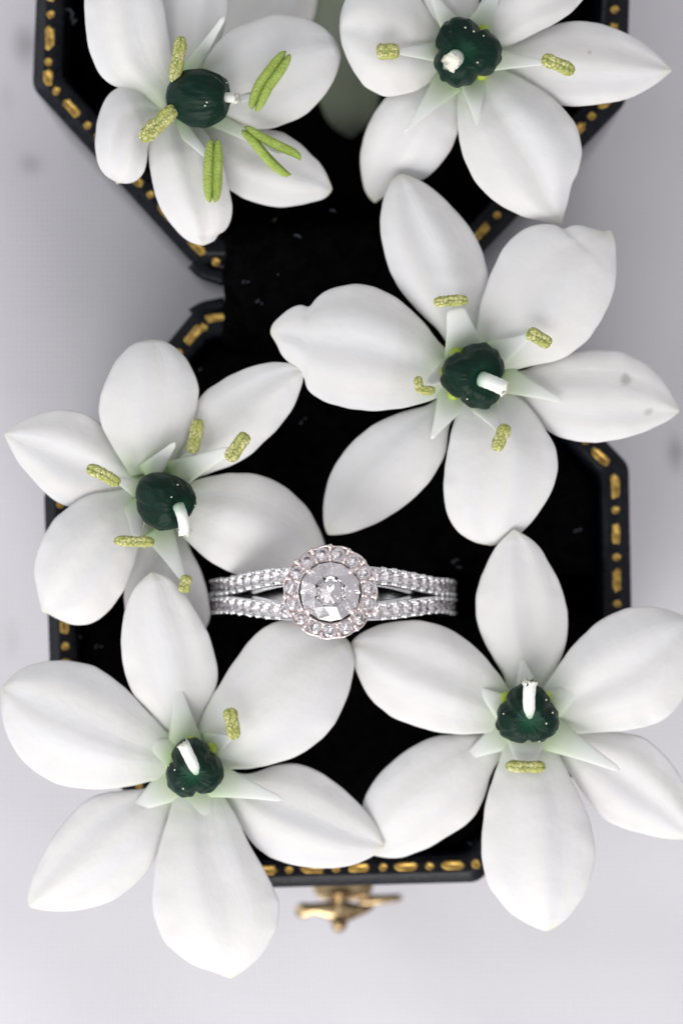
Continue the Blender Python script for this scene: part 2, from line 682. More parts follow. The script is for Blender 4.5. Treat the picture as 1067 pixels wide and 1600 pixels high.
LB, BL = lid_o, base_o
tooling(LB, (66, -250), (50, 135), 25, 6 + 1, 1, 37.5, 350)
capsule(76, 121, math.radians(93), 25, 14, LB, 1)                     # lid left side
tooling(LB, (50, 135), (301, 412), 24, 31, 0, 36)
tooling(LB, (742, 408), (979, 158), 24, 40, 1, 36)
tooling(LB, (979, 158), (992, -250), 24, 30, 1, 37)
tooling(BL, (305, 482), (68, 768), 25, 34, 1, 36)
tooling(BL, (68, 768), (79, 1110), 27, 20, 0, 37)
tooling(BL, (79, 1110), (330, 1391), 26, 18, 1, 37)
tooling(BL, (330, 1391), (748, 1380), 29, 14, 1, 36.3)
tooling(BL, (748, 1380), (990, 1105), 25, 20, 0, 37)
tooling(BL, (990, 1105), (983, 726), 23, 16, 0, 36.4)
tooling(BL, (983, 726), (745, 478), 24, 40, 1, 36)
capsule(338, 409, 0, 14, 14, LB, 0)
capsule(337, 497, math.radians(8), 32, 14, BL, 1)
capsule(318, 512, 0, 14, 14, BL, 0)

# brass hook catch on the front wall
lz = 1.8
latch = link('latch', *(lambda: (lambda V, F: (V, F))(*loft(
    [[P(x, y, z) for x, y in ((488, 1346), (582, 1346), (583, 1386), (576, 1402), (548, 1407), (520, 1407), (497, 1404), (489, 1388))]
     for z in (lz - .12, lz + .02)], True, True)))(), M['brass'], box, smooth=False)
bv = latch.modifiers.new('bevel', 'BEVEL')
bv.width = .02
bv.segments = 2
V, F, UV = tube(spline([P(463, 1427, lz + .0), P(486, 1420, lz + .05), P(508, 1421, lz + .04), P(540, 1424, lz + .03), P(575, 1419, lz - .02), P(584, 1414, lz - .05)], 24),
                [(.015 + .035 * (1 - abs(2 * i / 23 - 1) ** 2.5)) + (.045 * math.exp(-((i - 2) / 2.) ** 2)) + .05 * math.exp(-((i - 13) / 5.) ** 2) for i in range(24)], 12, .45)
link('latch_hook', V, F, M['brass'], latch)
V, F, UV = tube(spline([P(560, 1407, lz - .1), P(600, 1405, lz - .12), P(628, 1402, lz - .15)], 10), [.035, .045, .048, .047, .045, .042, .04, .04, .035, .02], 10, .6)
link('latch_tail', V, F, M['brass'], latch)
V, F, UV = tube(spline([P(530, 1395, lz + .05), P(531, 1425, lz + .08), P(530, 1441, lz + .06), P(529, 1457, lz + .04)], 26),
                [.10, .10, .09, .075, .055, .04, .036, .034, .034, .034, .034, .034, .033, .033, .036, .05, .064, .07, .074, .076, .074, .068, .06, .05, .036, .012], 14)
link('latch_knob', V, F, M['brass'], latch)

# ------------------------------------------------------------------ diamond ring
halo_c = P(516, 925, ZREF)
root_c = P(520, 934, 2.92)
axis = (halo_c - root_c)
HZ = axis.length                               # local height of the halo plane
ring = empty('diamond_ring', root_c, 'white gold halo ring with round diamond and split pave band standing in slot', 'ring')
ring.rotation_mode = 'QUATERNION'
ring.rotation_quaternion = Vector((0, 0, 1)).rotation_difference(axis)


def local(name, verts, faces, material, parent, smooth=True, loc=None, rot=None, kind=None):
    me = bpy.data.meshes.new(name)
    me.from_pydata([Vector(v) for v in verts], [], faces)
    me.materials.append(material)
    if smooth:
        me.polygons.foreach_set('use_smooth', [True] * len(me.polygons))
    me.update()
    bm = bmesh.new()
    bm.from_mesh(me)
    bmesh.ops.recalc_face_normals(bm, faces=bm.faces)
    bm.to_mesh(me)
    bm.free()
    o = bpy.data.objects.new(name, me)
    C.objects.link(o)
    o.parent = parent
    if loc is not None:
        o.location = loc
    if rot is not None:
        o.rotation_mode = 'QUATERNION'
        o.rotation_quaternion = rot
    if kind:
        o['kind'] = kind
    return o


def brilliant(R):
    V, F = [], []
    tr, th, mr, mh = .55 * R, .30 * R, .80 * R, .17 * R
    g = .025 * R
    T = [(tr * math.cos(k * PI / 4), tr * math.sin(k * PI / 4), th) for k in range(8)]
    Mv = [(mr * math.cos((k + .5) * PI / 4), mr * math.sin((k + .5) * PI / 4), mh) for k in range(8)]
    G1 = [(R * math.cos(k * PI / 8), R * math.sin(k * PI / 8), g) for k in range(16)]
    G2 = [(x, y, -g) for x, y, z in G1]
    Lr, Lh = .24 * R, -.60 * R
    Lv = [(Lr * math.cos((k + .5) * PI / 4), Lr * math.sin((k + .5) * PI / 4), Lh) for k in range(8)]
    V = T + Mv + G1 + G2 + Lv + [(0, 0, -.76 * R)]
    oM, o1, o2, oL, oc = 8, 16, 32, 48, 56
    F.append(tuple(range(8)))
    for k in range(8):
        k1 = (k + 1) % 8
        F.append((k, oM + k, k1))
        F.append((k, oM + (k - 1) % 8, o1 + 2 * k))
        F.append((k, o1 + 2 * k, oM + k))
        F.append((oM + k, o1 + 2 * k, o1 + 2 * k + 1))
        F.append((oM + k, o1 + 2 * k + 1, o1 + (2 * k + 2) % 16))
        F.append((oL + k, o2 + 2 * k + 1, o2 + 2 * k))
        F.append((oL + k, o2 + (2 * k + 2) % 16, o2 + 2 * k + 1))
        F.append((oc, oL + k, o2 + 2 * k))
        F.append((oc, o2 + 2 * k, oL + (k - 1) % 8))
    for k in range(16):
        k1 = (k + 1) % 16
        F.append((o1 + k, o2 + k, o2 + k1, o1 + k1))
    return V, F


def sphere(c, r, seg=10, rings=6, sq=1.0):
    V, F = [], []
    c = Vector(c)
    V.append(c + Vector((0, 0, r * sq)))
    for i in range(1, rings):
        a = PI * i / rings
        for k in range(seg):
            b_ = 2 * PI * k / seg
            V.append(c + Vector((r * math.sin(a) * math.cos(b_), r * math.sin(a) * math.sin(b_), r * sq * math.cos(a))))
    V.append(c + Vector((0, 0, -r * sq)))
    for k in range(seg):
        F.append((0, 1 + k, 1 + (k + 1) % seg))
        F.append((len(V) - 1, len(V) - 2 - k, len(V) - 2 - (k + 1) % seg))
    for i in range(rings - 2):
        for k in range(seg):
            k2 = (k + 1) % seg
            F.append((1 + i * seg + k, 1 + (i + 1) * seg + k, 1 + (i + 1) * seg + k2, 1 + i * seg + k2))
    return V, F


def merge(parts):
    V, F = [], []
    for v, f in parts:
        n = len(V)
        V += v
        F += [tuple(i + n for i in q) for q in f]
    return V, F


def lathe(prof, seg=64, closed=True, wob=None):
    V, F = [], []
    n = len(prof)
    for k in range(seg):
        a = 2 * PI * k / seg
        for r, z in prof:
            rr = r + (wob(a, r) if wob else 0)
            V.append((rr * math.cos(a), rr * math.sin(a), z))
    for k in range(seg):
        k2 = (k + 1) % seg
        for i in range(n if closed else n - 1):
            i2 = (i + 1) % n
            F.append((k * n + i, k2 * n + i, k2 * n + i2, k * n + i2))
    return V, F


# halo: cup with an inner and an outer wall, stones sit between
NS = 15
HR = .318


def scal(a, r):
    return .010 * abs(math.cos(a * NS / 2)) if r > .36 else 0


halo = local('halo', *lathe([(.255, HZ - .005), (.262, HZ + .004), (.270, HZ - .004), (.272, HZ - .075), (.352, HZ - .075), (.364, HZ - .01),
                             (.372, HZ - .002), (.381, HZ - .012), (.380, HZ - .06), (.34, HZ - .15), (.26, HZ - .20), (.245, HZ - .16)], 120, True, scal),
             M['rosegold'], ring)
VS, FS = brilliant(.056)
proto = None
for k in range(NS):
    a = 2 * PI * (k + .25) / NS
    loc = Vector((HR * math.cos(a), HR * math.sin(a), HZ - .002))
    q = Quaternion((0, 0, 1), random.uniform(0, 6)) @ Quaternion((1, 0, 0), random.uniform(-.2, .2)) @ Quaternion((0, 1, 0), random.uniform(-.2, .2))
    if proto is None:
        proto = local('halo_stone', VS, FS, M['diamond'], halo, False, loc, q)
    else:
        o = proto.copy()
        C.objects.link(o)
        o.parent = halo
        o.location = loc
        o.rotation_quaternion = q
parts = []
for k in range(NS):
    a = 2 * PI * (k + .75) / NS
    for r, br in ((.372, .023), (.268, .019), (.347, .017), (.293, .016)):
        for da in ((-.035, .035) if r == .370 else (0,)):
            parts.append(sphere((r * math.cos(a + da), r * math.sin(a + da), HZ + .012), br * random.uniform(.9, 1.1), 8, 6))
V, F = merge(parts)
local('bead_setting', V, F, M['rosegold'], halo, kind='stuff')
# centre stone with its basket and four claws
VS, FS = brilliant(.243)
local('center_stone', VS, FS, M['diamond'], ring, False, Vector((0, 0, HZ + .035)), Quaternion((0, 0, 1), PI / 8))
local('basket', *lathe([(.212, HZ - .10), (.222, HZ - .09), (.230, HZ - .10), (.222, HZ - .125), (.212, HZ - .125)], 48), M['whitegold'], ring)
for k, a in enumerate((44, 136, 222, 318)):
    a = math.radians(a)
    d = Vector((math.cos(a), math.sin(a), 0))
    path = spline([d * .20 + Vector((0, 0, HZ - .18)), d * .25 + Vector((0, 0, HZ - .02)), d * .252 + Vector((0, 0, HZ + .05)), d * .232 + Vector((0, 0, HZ + .082)), d * .214 + Vector((0, 0, HZ + .086))], 16)
    V, F, UV = tube(path, [.026] * 8 + [.028, .029, .031, .032, .031, .028, .022, .010], 10, 1.0, Vector((-d.y, d.x, 0)))
    local('prong', V, F, M['rosegold'], ring)


# split band: two channelled rails that leave the halo and meet half way down, then one band closing below
RR = 1.0


def rail_off(ang):          # ang from the top, radians -> half distance between the rails
    t = min(1, max(0, (abs(ang) - .30) / (math.radians(62) - .30)))
    t = t * t * (3 - 2 * t)
    return .150 * (1 - t) + .080 * t


def rail_point(ang, side, r, y):
    return Vector((r * math.sin(ang), side * rail_off(ang) + y, r * math.cos(ang)))


shank = None
a_start, a_end = .20, math.radians(100)
for sgn in (-1, 1):
    for side in (-1, 1):
        hw = .074
        prof = [(-hw, .035), (-hw + .007, .045), (-hw + .016, .040), (-hw + .018, -.04), (hw - .018, -.04), (hw - .016, .040), (hw - .007, .045), (hw, .035), (hw, -.09), (hw - .01, -.1), (-hw + .01, -.1), (-hw, -.09)]
        V, F = [], []
        n = 44
        for i in range(n):
            a = sgn * (a_start + (a_end - a_start) * i / (n - 1))
            lift = .05 * math.exp(-((abs(a) - .2) / .22) ** 2)
            for y, h_ in prof:
                V.append(rail_point(a, side, RR + h_ + lift, y))
        m_ = len(prof)
        for i in range(n - 1):
            for k in range(m_):
                k2 = (k + 1) % m_
                F.append((i * m_ + k, i * m_ + k2, (i + 1) * m_ + k2, (i + 1) * m_ + k))
        F.append(tuple(range(m_)))
        F.append(tuple((n - 1) * m_ + k for k in range(m_)))
        sh = local('shank_rail', V, F, M['whitegold'], ring, True)
        md = sh.modifiers.new('flat', 'EDGE_SPLIT')
        md.split_angle = math.radians(40)
        # stones and beads
        VS, FS = brilliant(.050)
        proto = None
        parts = []
        a = .37
        step = .098
        while a < math.radians(96):
            lift = .05 * math.exp(-((a - .2) / .22) ** 2)
            p = rail_point(sgn * a, side, RR + .036 + lift, 0)
            q = Quaternion((0, 1, 0), sgn * a) @ Quaternion((0, 0, 1), random.uniform(0, 6)) @ Quaternion((1, 0, 0), random.uniform(-.25, .25))
            if proto is None:
                proto = local('pave_stone', VS, FS, M['diamond'], sh, False, p, q)
            else:
                o = proto.copy()
                C.objects.link(o)
                o.parent = sh
                o.location = p
                o.rotation_quaternion = q
            for y in (-.056, .056):
                for dd in (-.2, .2):
                    p2 = rail_point(sgn * (a + step / 2 + dd * .06), side, RR + .050 + lift, y + random.uniform(-.004, .004))
                    parts.append(sphere(p2, .022 * random.uniform(.85, 1.1), 8, 6))
            a += step
        V, F = merge(parts)
        local('bead_setting', V, F, M['whitegold'], sh, kind='stuff')
V, F = [], []
n = 40
prof = [(-.15, -.03), (-.13, -.01), (.13, -.01), (.15, -.03), (.15, -.09), (.13, -.1), (-.13, -.1), (-.15, -.09)]
for i in range(n):
    a = math.radians(99) + math.radians(162) * i / (n - 1)
    for y, h_ in prof:
        r = RR + h_
        V.append(Vector((r * math.sin(a), y, r * math.cos(a))))
for i in range(n - 1):
    for k in range(8):
        k2 = (k + 1) % 8
        F.append((i * 8 + k, i * 8 + k2, (i + 1) * 8 + k2, (i + 1) * 8 + k))
F.append(tuple(range(8)))
F.append(tuple((n - 1) * 8 + k for k in range(8)))
local('shank', V, F, M['whitegold'], ring)
# gallery bars inside the split
for sgn in (-1, 1):
    for side in (-1, 1):
        path = []
        for i in range(16):
            a = sgn * (.10 + .75 * i / 15)
            path.append(Vector(((RR - .10) * math.sin(a), side * (rail_off(a) - .055 - .02 * i / 15), (RR - .08) * math.cos(a) + .06 * (1 - i / 15))))
        V, F, UV = tube(path, [.022] * 16, 8)
        local('gallery_wire', V, F, M['whitegold'], ring)

# ------------------------------------------------------------------ flowers
GROUP = 'white flowers laid over the ring box'


def petal(root, z0, inner, zs, cup, L, R, material='petal', curl=0.0):
    nt_, ns = 46, 17
    l, r = spline(L, nt_), spline(R, nt_)
    zb, zm, zt = zs
    seed = random.uniform(0, 100)
    wmax = max((a - b_).length for a, b_ in zip(l, r))
    wid = [(a - b_).length for a, b_ in zip(l, r)]
    wid = [min(w_, sum(wid[max(0, i - 6):i + 7]) / len(wid[max(0, i - 6):i + 7])) if i > 40 else sum(wid[max(0, i - 6):i + 7]) / len(wid[max(0, i - 6):i + 7]) for i, w_ in enumerate(wid)]
    for side in (l, r):          # slightly uneven margins
        for i, p in enumerate(side):
            k = math.sin(PI * i / (nt_ - 1)) ** .6
            p.x += 1.5 * k * noise.noise(Vector((p.x * .05, p.y * .05, seed)))
            p.y += 1.5 * k * noise.noise(Vector((p.x * .05, p.y * .05, seed + 9)))
    V, F, UV = [], [], []
    for i in range(nt_):
        t = i / (nt_ - 1)
        zl = zb * (1 - t) * (1 - 2 * t) + zm * 4 * t * (1 - t) + zt * t * (2 * t - 1)
        amp = math.sin(PI * min(1, .06 + t * .9)) ** .8
        tip = max(0, (t - .82) / .18)
        amp = .9 * min(1, wid[i] / wmax) ** .9 * min(1, .25 + t * 2.4)
        for j in range(ns):
            s = 2 * j / (ns - 1) - 1
            q = l[i].lerp(r[i], (s + 1) / 2)
            z = z0 + zl + cup * amp * (1 - abs(s) ** 2.2) + curl * tip ** 2
            z += amp * (.030 * noise.noise(Vector((s * 1.3, t * 2.2, seed))) + .017 * math.cos(s * 7 + seed) * (1 - s * s)) - .018 * amp * math.exp(-(s / .14) ** 2) * (1 - t)
            z += .035 * noise.noise(Vector((q.x * .03, q.y * .03, seed))) * max(0, abs(s) - .6) * 2 * amp
            V.append(P(q.x, q.y, z))
            UV.append(((s + 1) / 2, t))
    for i in range(nt_ - 1):
        for j in range(ns - 1):
            k = i * ns + j
            F.append((k, k + 1, k + ns + 1, k + ns))
    # upward facing normals
    a, b_, c = V[F[330][0]], V[F[330][1]], V[F[330][2]]
    if (b_ - a).cross(c - a).z < 0:
        F = [f[::-1] for f in F]
    o = link('petal', V, F, M[material], root, UV)
    sd = o.modifiers.new('thick', 'SOLIDIFY')
    sd.thickness = .024
    sd.offset = -1
    ss = o.modifiers.new('smooth', 'SUBSURF')
    ss.levels = ss.render_levels = 1
    return o


def ovary(root, px, py, z, rx, ry, rz, tilt, tdir, th0, style, square=.78, lobed=1.0, nectary=True):
    """lobed capsule; tilt (deg) of its axis towards image direction tdir (deg, 0 = right, 90 = up)"""
    nth, nph = 84, 40
    V, F, UV = [], [], []
    c = P(px, py, z)
    k = 1 / PPC
    ta = math.radians(tdir)
    q = Quaternion(Vector((-math.sin(ta), math.cos(ta), 0)), math.radians(tilt))
    seed = random.uniform(0, 50)
    for i in range(nph + 1):
        ph = PI * i / nph
        for j in range(nth):
            th = 2 * PI * j / nth
            side = math.sin(ph)
            lob = 1 + .10 * lobed * math.cos(3 * (th - th0)) * side
            for g in range(3):      # deep furrows between the lobes, fine sutures along them
                d1 = (th - th0 - PI / 3 - g * 2 * PI / 3 + PI) % (2 * PI) - PI
                d2 = (th - th0 - g * 2 * PI / 3 + PI) % (2 * PI) - PI
                lob -= .15 * lobed * math.exp(-(d1 / .13) ** 2) * side ** .5 + .045 * math.exp(-(d2 / .05) ** 2) * side ** .5
            lob += .08 * noise.noise(Vector((4 * math.cos(th) * side, 4 * math.sin(th) * side, 2 * math.cos(ph) + seed)))
            zz = math.cos(ph)
            if zz > 0:
                zz -= .22 * math.exp(-(side / .38) ** 2)
            bulge = side ** square
            v = Vector((rx * k * bulge * lob * math.cos(th), ry * k * bulge * lob * math.sin(th), rz * k * zz * (.9 + .1 * lob)))
            V.append(c + q @ v)
            UV.append((j / nth, i / nph))
    for i in range(nph):
        for j in range(nth):
            j2 = (j + 1) % nth
            F.append((i * nth + j, (i + 1) * nth + j, (i + 1) * nth + j2, i * nth + j2))
    ov = link('ovary', V, F, M['ovary'], root, UV, org=c)
    (ax, ay, az), (mx, my, mz), (bx, by, bz), w = style
    path = spline([P(ax, ay, az), P(mx, my, mz), P(bx, by, bz)], 14)
    V, F, UV = tube(path, [w * .9 / 2 / PPC * (1.02 - .06 * math.sin(PI * i / 13) - .04 * (i % 3 == 2)) for i in range(14)], 14)
    for i in range(12 * 14, 14 * 14):   # ragged end
        V[i] += Vector((random.uniform(-1, 1), random.uniform(-1, 1), random.uniform(-1, 1))) * .018
    link('style', V, F, M['style'], ov, UV)
    # a few pollen grains stuck on the capsule
    parts = []
    dg = bpy.data.objects.get('x')
    for _ in range(6):
        th, ph = random.uniform(0, 2 * PI), random.uniform(.5, 1.2)
        v = Vector((rx * k * math.sin(ph) ** .85 * math.cos(th) * .98, ry * k * math.sin(ph) ** .85 * math.sin(th) * .98, rz * k * math.cos(ph)))
        parts.append(sphere(c + q @ v, random.uniform(.005, .010), 6, 4))
    v, f = merge(parts)
    link('pollen', v, f, M['pollenwhite'], ov, kind='stuff')
    if not nectary:
        return ov
    # yellow green base the capsule sits on
    parts = []
    for g in range(6):
        a = th0 + g * PI / 3
        v = Vector((rx * k * .74 * math.cos(a), ry * k * .74 * math.sin(a), -rz * k * .78))
        parts.append(sphere(c + q @ v, .055, 10, 6, .8))
    v, f = merge(parts)
    link('nectary', v, f, M['disc'], ov, kind='stuff')
    return ov


def stamen(root, z0, f, anther=None):
    """f = (base px, tip px, base width px, tip width px, z base, z tip, bow); anther = (points px, width px, z, kind)"""
    (bx, by), (tx, ty), bw, tw, zb, zt, bow = f
    bw *= 1.15
    if not anther and zt < .3:
        zt *= .72
    path = spline([P(bx, by, z0 + zb), P((bx + tx) / 2, (by + ty) / 2, z0 + (zb + zt) / 2 + bow), P(tx, ty, z0 + zt)], 16)
    n = len(path)
    rad = []
    for i in range(n):
        t = i / (n - 1)
        rad.append(max(.006, ((bw * (1 - t) ** 1.15 + tw * (1 - (1 - t) ** 1.15)) / 2 / PPC) * (1 if t < .93 else 1 - (t - .93) / .07 * .55)))
    V, F, UV = tube(path, rad, 14, .22)
    st = link('stamen', V, F, M['filament'], root, UV)
    if anther:
        pts, w, za, kind = anther
        mid = spline([P(x, y, z0 + za) for x, y in pts], 30)
        V, F, UV = [], [], []
        seg = 16
        fuzzy = kind == 'anther'
        rr = w / 2 / PPC * (.88 if fuzzy else 1)
        seed = random.uniform(0, 90)
        for sd in (-1, 1):
            off = len(V)
            for i, p in enumerate(mid):
                t = i / 29
                tan = (mid[min(i + 1, 29)] - mid[max(i - 1, 0)]).normalized()
                sx = tan.cross(Vector((0, 0, 1))).normalized()
                end = (max(0, 1 - abs(2 * t - 1) ** 3.2)) ** .5
                if kind == 'anther_split':
                    gap = rr * (.42 + 1.15 * max(0, 1 - t * 1.3))
                else:
                    gap = rr * (.36 if fuzzy else .46)
                if fuzzy:
                    gap *= .9 + .25 * noise.noise(Vector((t * 4, seed, 0)))
                cc = p + sx * sd * gap * (.6 + .4 * end)
                for k in range(seg):
                    a = 2 * PI * k / seg
                    r = rr * (.70 if fuzzy else .58) * max(.06, end)
                    if fuzzy:
                        r *= 1 + .22 * noise.noise(Vector((p.x * 18 + math.cos(a) * 1.6, p.y * 18 + math.sin(a) * 1.6, seed + sd))) + random.uniform(-.10, .10)
                        r *= 1 + .12 * math.cos(t * PI * 2)
                    else:
                        r *= 1 - .16 * math.exp(-((a - PI / 2) / .25) ** 2)
                    V.append(cc + sx * math.cos(a) * r + Vector((0, 0, 1)) * math.sin(a) * r * .95)
                    # u marks the groove side between the two lobes
                    UV.append((max(0, math.cos(a) * -sd) ** 2 * max(0, math.sin(a) + .6), t))
            for i in range(29):
                for k in range(seg):
                    k2 = (k + 1) % seg
                    F.append((off + i * seg + k, off + i * seg + k2, off + (i + 1) * seg + k2, off + (i + 1) * seg + k))
            F.append(tuple(off + k for k in range(seg))[::-1])
            F.append(tuple(off + 29 * seg + k for k in range(seg)))
        link('anther', V, F, M['anther' if fuzzy else 'anther_green'], st, UV)
    return st


def flower(px, py, z0, label):
    o = empty('star_flower', P(px, py, z0 - .3), label, 'flower', GROUP)
    # cut stalk that carries the bloom on the velvet
    zc = 2.87 if py > 450 else 1.52
    V, F, UV = tube(spline([P(px, py, z0 + .02), P(px + 4, py + 3, (z0 + zc) / 2), P(px + 2, py, zc)], 10), [.13, .11, .085, .075, .07, .07, .07, .07, .07, .07], 12)
    link('stalk', V, F, M['filament'], o, [(u, 0) for u, v in UV])
    return o


IN, OUT = True, False
# ---- flower lying deepest, mostly hidden at the top between its neighbours
g = flower(470, -90, 1.75, 'shadowed white flower mostly hidden under the two topmost flowers in the lid')
petal(g, 1.65, OUT, (1.0, .75, .0), .06, [(430, -80), (400, -10), (440, 60), (490, 140), (515, 195), (548, 216)], [(540, -80), (590, 10), (598, 110), (584, 185), (548, 216)], 'petal_green_shaded')
petal(g, 2.3, OUT, (.35, .35, .1), .06, [(450, -90), (400, -60), (350, -10), (320, 70)], [(490, -70), (490, 30), (410, 90), (320, 70)])
petal(g, 1.71, IN, (.06, .12, 0), .05, [(450, -110), (370, -140), (280, -130), (220, -100)], [(455, -80), (380, -70), (290, -70), (220, -100)])
petal(g, 1.68, IN, (.06, .12, 0), .05, [(460, -120), (420, -190), (430, -280), (470, -330)], [(490, -120), (520, -190), (510, -280), (470, -330)])
petal(g, 1.68, OUT, (.0, .06, 0), .05, [(480, -120), (540, -170), (630, -180), (690, -150)], [(490, -90), (560, -80), (640, -90), (690, -150)])
stamen(g, 1.7, ((500, -80), (560, -40), 26, 8, .06, .2, .02))
ovary(g, 478, -95, 1.95, 46, 46, 44, 10, 0, .4, ((478, -95, 2.1), (479, -98, 2.2), (480, -100, 2.3), 22))

# ---- A: top left, seen half from the side
z = 3.42
g = flower(270, 160, z, 'white flower at top left showing its smooth ovary from the side and long green anthers')
petal(g, z, IN, (.05, .26, .22), .10, [(250, 175), (200, 145), (165, 128), (142, 90), (132, 30), (134, -20), (150, -60), (185, -85)],
      [(285, 150), (274, 105), (266, 60), (257, 5), (245, -40), (220, -75), (185, -85)])
petal(g, z, OUT, (.02, .22, .12), .12, [(255, 165), (210, 135), (180, 138), (158, 165), (149, 205), (150, 245), (162, 272), (185, 286)],
      [(262, 185), (245, 195), (236, 215), (232, 245), (224, 274), (205, 287), (185, 286)], curl=.10)
petal(g, z, IN, (.05, .20, .10), .13, [(262, 172), (240, 198), (231, 225), (234, 270), (245, 315), (262, 345), (284, 370), (300, 380), (318, 384)],
      [(290, 175), (318, 200), (345, 245), (358, 290), (364, 320), (362, 345), (352, 362), (342, 366), (338, 375), (318, 384)], curl=.08)
petal(g, z, OUT, (.02, .02, -.05), .10, [(305, 170), (350, 195), (400, 198), (445, 207), (485, 238), (508, 265), (520, 296)],
      [(295, 195), (330, 245), (350, 290), (370, 305), (400, 318), (440, 325), (485, 318), (510, 309), (520, 296)])
petal(g, z, IN, (.06, .16, .12), .14, [(310, 130), (325, 85), (352, 52), (390, 32), (435, 20), (485, 30), (515, 50), (530, 72)],
      [(315, 170), (355, 192), (400, 203), (440, 197), (478, 180), (510, 148), (528, 112), (533, 88), (530, 72)])
petal(g, z, OUT, (.0, .05, .05), .10, [(280, 150), (262, 95), (248, 40), (252, -20), (275, -65), (302, -85)],
      [(320, 140), (338, 95), (352, 45), (358, 5), (350, -40), (325, -75), (302, -85)])
stamen(g, z, ((292, 118), (351, 26), 26, 7, .12, .46, .04))
stamen(g, z, ((275, 150), (281, 118), 22, 9, .10, .44, .0), ([(271, 129), (279, 92), (284, 56)], 24, .52, 'anther'))
stamen(g, z, ((268, 172), (262, 182), 18, 9, .10, .45, .0), ([(276, 167), (250, 192), (220, 219)], 31, .50, 'anther'))
stamen(g, z, ((275, 190), (330, 250), 28, 9, .10, .32, .03), ([(335, 217), (333, 268), (332, 317)], 29, .40, 'anther_green'))
stamen(g, z, ((330, 160), (405, 150), 22, 8, .10, .30, .0), ([(396, 173), (412, 135), (424, 118), (450, 82)], 29, .46, 'anther_green'))
stamen(g, z, ((325, 180), (440, 240), 26, 7, .10, .26, .0), ([(463, 262), (430, 240), (380, 200)], 28, .34, 'anther_split'))
ovary(g, 312, 152, z + .42, 46, 46, 54, 76, -3, .5, ((345, 152, z + .46), (356, 152, z + .47), (372, 154, z + .49), 19), .95, .45, False)

# ---- B: top right
z = 3.55
g = flower(727, 85, z, 'white flower at top right facing up with a brown speck on its right petal')
petal(g, z, IN, (.05, .16, .08), .12, [(700, 60), (670, 15), (630, -35), (585, -40), (550, -20), (533, 15), (530, 45)],
      [(700, 110), (670, 132), (630, 150), (603, 152), (575, 140), (550, 110), (535, 75), (530, 45)])
petal(g, z, OUT, (.0, -.10, -.50), .10, [(690, 110), (640, 125), (598, 155), (575, 190), (562, 235), (563, 275), (572, 303), (585, 318)],
      [(735, 125), (722, 180), (712, 220), (695, 250), (668, 278), (635, 290), (612, 300), (585, 318)])
petal(g, z, IN, (.05, .14, -.02), .13, [(715, 125), (713, 180), (719, 235), (740, 283), (775, 318), (815, 339), (850, 347), (877, 351)],
      [(760, 100), (800, 113), (845, 138), (882, 168), (903, 200), (910, 240), (903, 270), (895, 284), (889, 310), (877, 351)])
petal(g, z, OUT, (.0, .05, .02), .12, [(755, 75), (800, 66), (845, 45), (890, 32), (940, 36), (990, 56), (1025, 82), (1050, 110)],
      [(750, 105), (800, 120), (840, 155), (880, 167), (930, 165), (980, 156), (1020, 136), (1050, 110)], 'petal_brown')
petal(g, z, IN, (.05, .14, .08), .10, [(735, 55), (745, 10), (780, -35), (830, -55), (880, -45), (920, -15)],
      [(755, 85), (800, 70), (845, 50), (880, 30), (905, 8), (920, -15)])
petal(g, z, OUT, (.0, .06, .05), .10, [(700, 80), (665, 35), (645, -20), (655, -80), (690, -120)],
      [(745, 75), (750, 30), (748, -20), (735, -80), (690, -120)])
stamen(g, z, ((700, 82), (622, 80), 34, 12, .10, .30, .02), ([(588, 82), (605, 80), (624, 80)], 31, .36, 'anther'))
stamen(g, z, ((705, 122), (632, 207), 46, 4, .08, .26, .04))
stamen(g, z, ((738, 122), (747, 200), 42, 5, .08, .26, .04))
stamen(g, z, ((752, 92), (850, 98), 40, 9, .06, .34, .0), ([(846, 90), (872, 101), (897, 113)], 25, .42, 'anther'))
stamen(g, z, ((742, 58), (784, -30), 48, 6, .08, .28, .04))
stamen(g, z, ((715, 60), (668, -20), 40, 6, .08, .26, .04))
ovary(g, 727, 82, z + .34, 53, 53, 50, 16, 215, 2.05, ((712, 90, z + .52), (709, 94, z + .62), (705, 98, z + .74), 30))

# ---- C: middle right
z = 3.50
g = flower(742, 590, z, 'white flower with crinkled left petal tip and two grey bruises on its right petal')
petal(g, z, OUT, (.0, .05, -.02), .11, [(712, 570), (690, 525), (650, 485), (618, 445), (600, 400), (592, 345), (600, 305), (612, 280), (626, 271)],
      [(755, 560), (752, 500), (763, 445), (757, 400), (735, 355), (703, 317), (668, 288), (645, 276), (626, 271)])
petal(g, z, IN, (.05, .18, .12), .13, [(735, 560), (744, 515), (749, 475), (765, 428), (788, 382), (825, 353), (862, 349), (873, 353), (879, 359), (886, 353), (900, 350), (924, 356), (945, 362), (952, 358)],
      [(775, 590), (825, 574), (878, 562), (920, 530), (948, 487), (963, 440), (963, 400), (960, 372), (952, 358)])
petal(g, z, OUT, (.0, .06, .0), .11, [(760, 585), (815, 578), (862, 558), (915, 546), (965, 548), (1010, 567), (1042, 602), (1062, 642)],
      [(765, 620), (815, 635), (845, 668), (880, 686), (925, 693), (975, 686), (1020, 670), (1048, 655), (1062, 642)], 'petal_spots')
petal(g, z, IN, (.05, .14, -.04), .12, [(722, 595), (712, 640), (700, 690), (692, 740), (693, 785), (706, 822), (735, 846), (768, 853)],
      [(775, 595), (815, 622), (850, 665), (870, 705), (872, 738), (856, 782), (832, 815), (805, 842), (768, 853)])
petal(g, z, OUT, (.0, .03, -.20), .11, [(705, 600), (670, 630), (620, 645), (575, 668), (538, 702), (512, 748), (504, 795), (506, 822), (512, 836)],
      [(740, 625), (705, 660), (698, 705), (678, 745), (643, 783), (600, 813), (555, 832), (530, 836), (512, 836)])
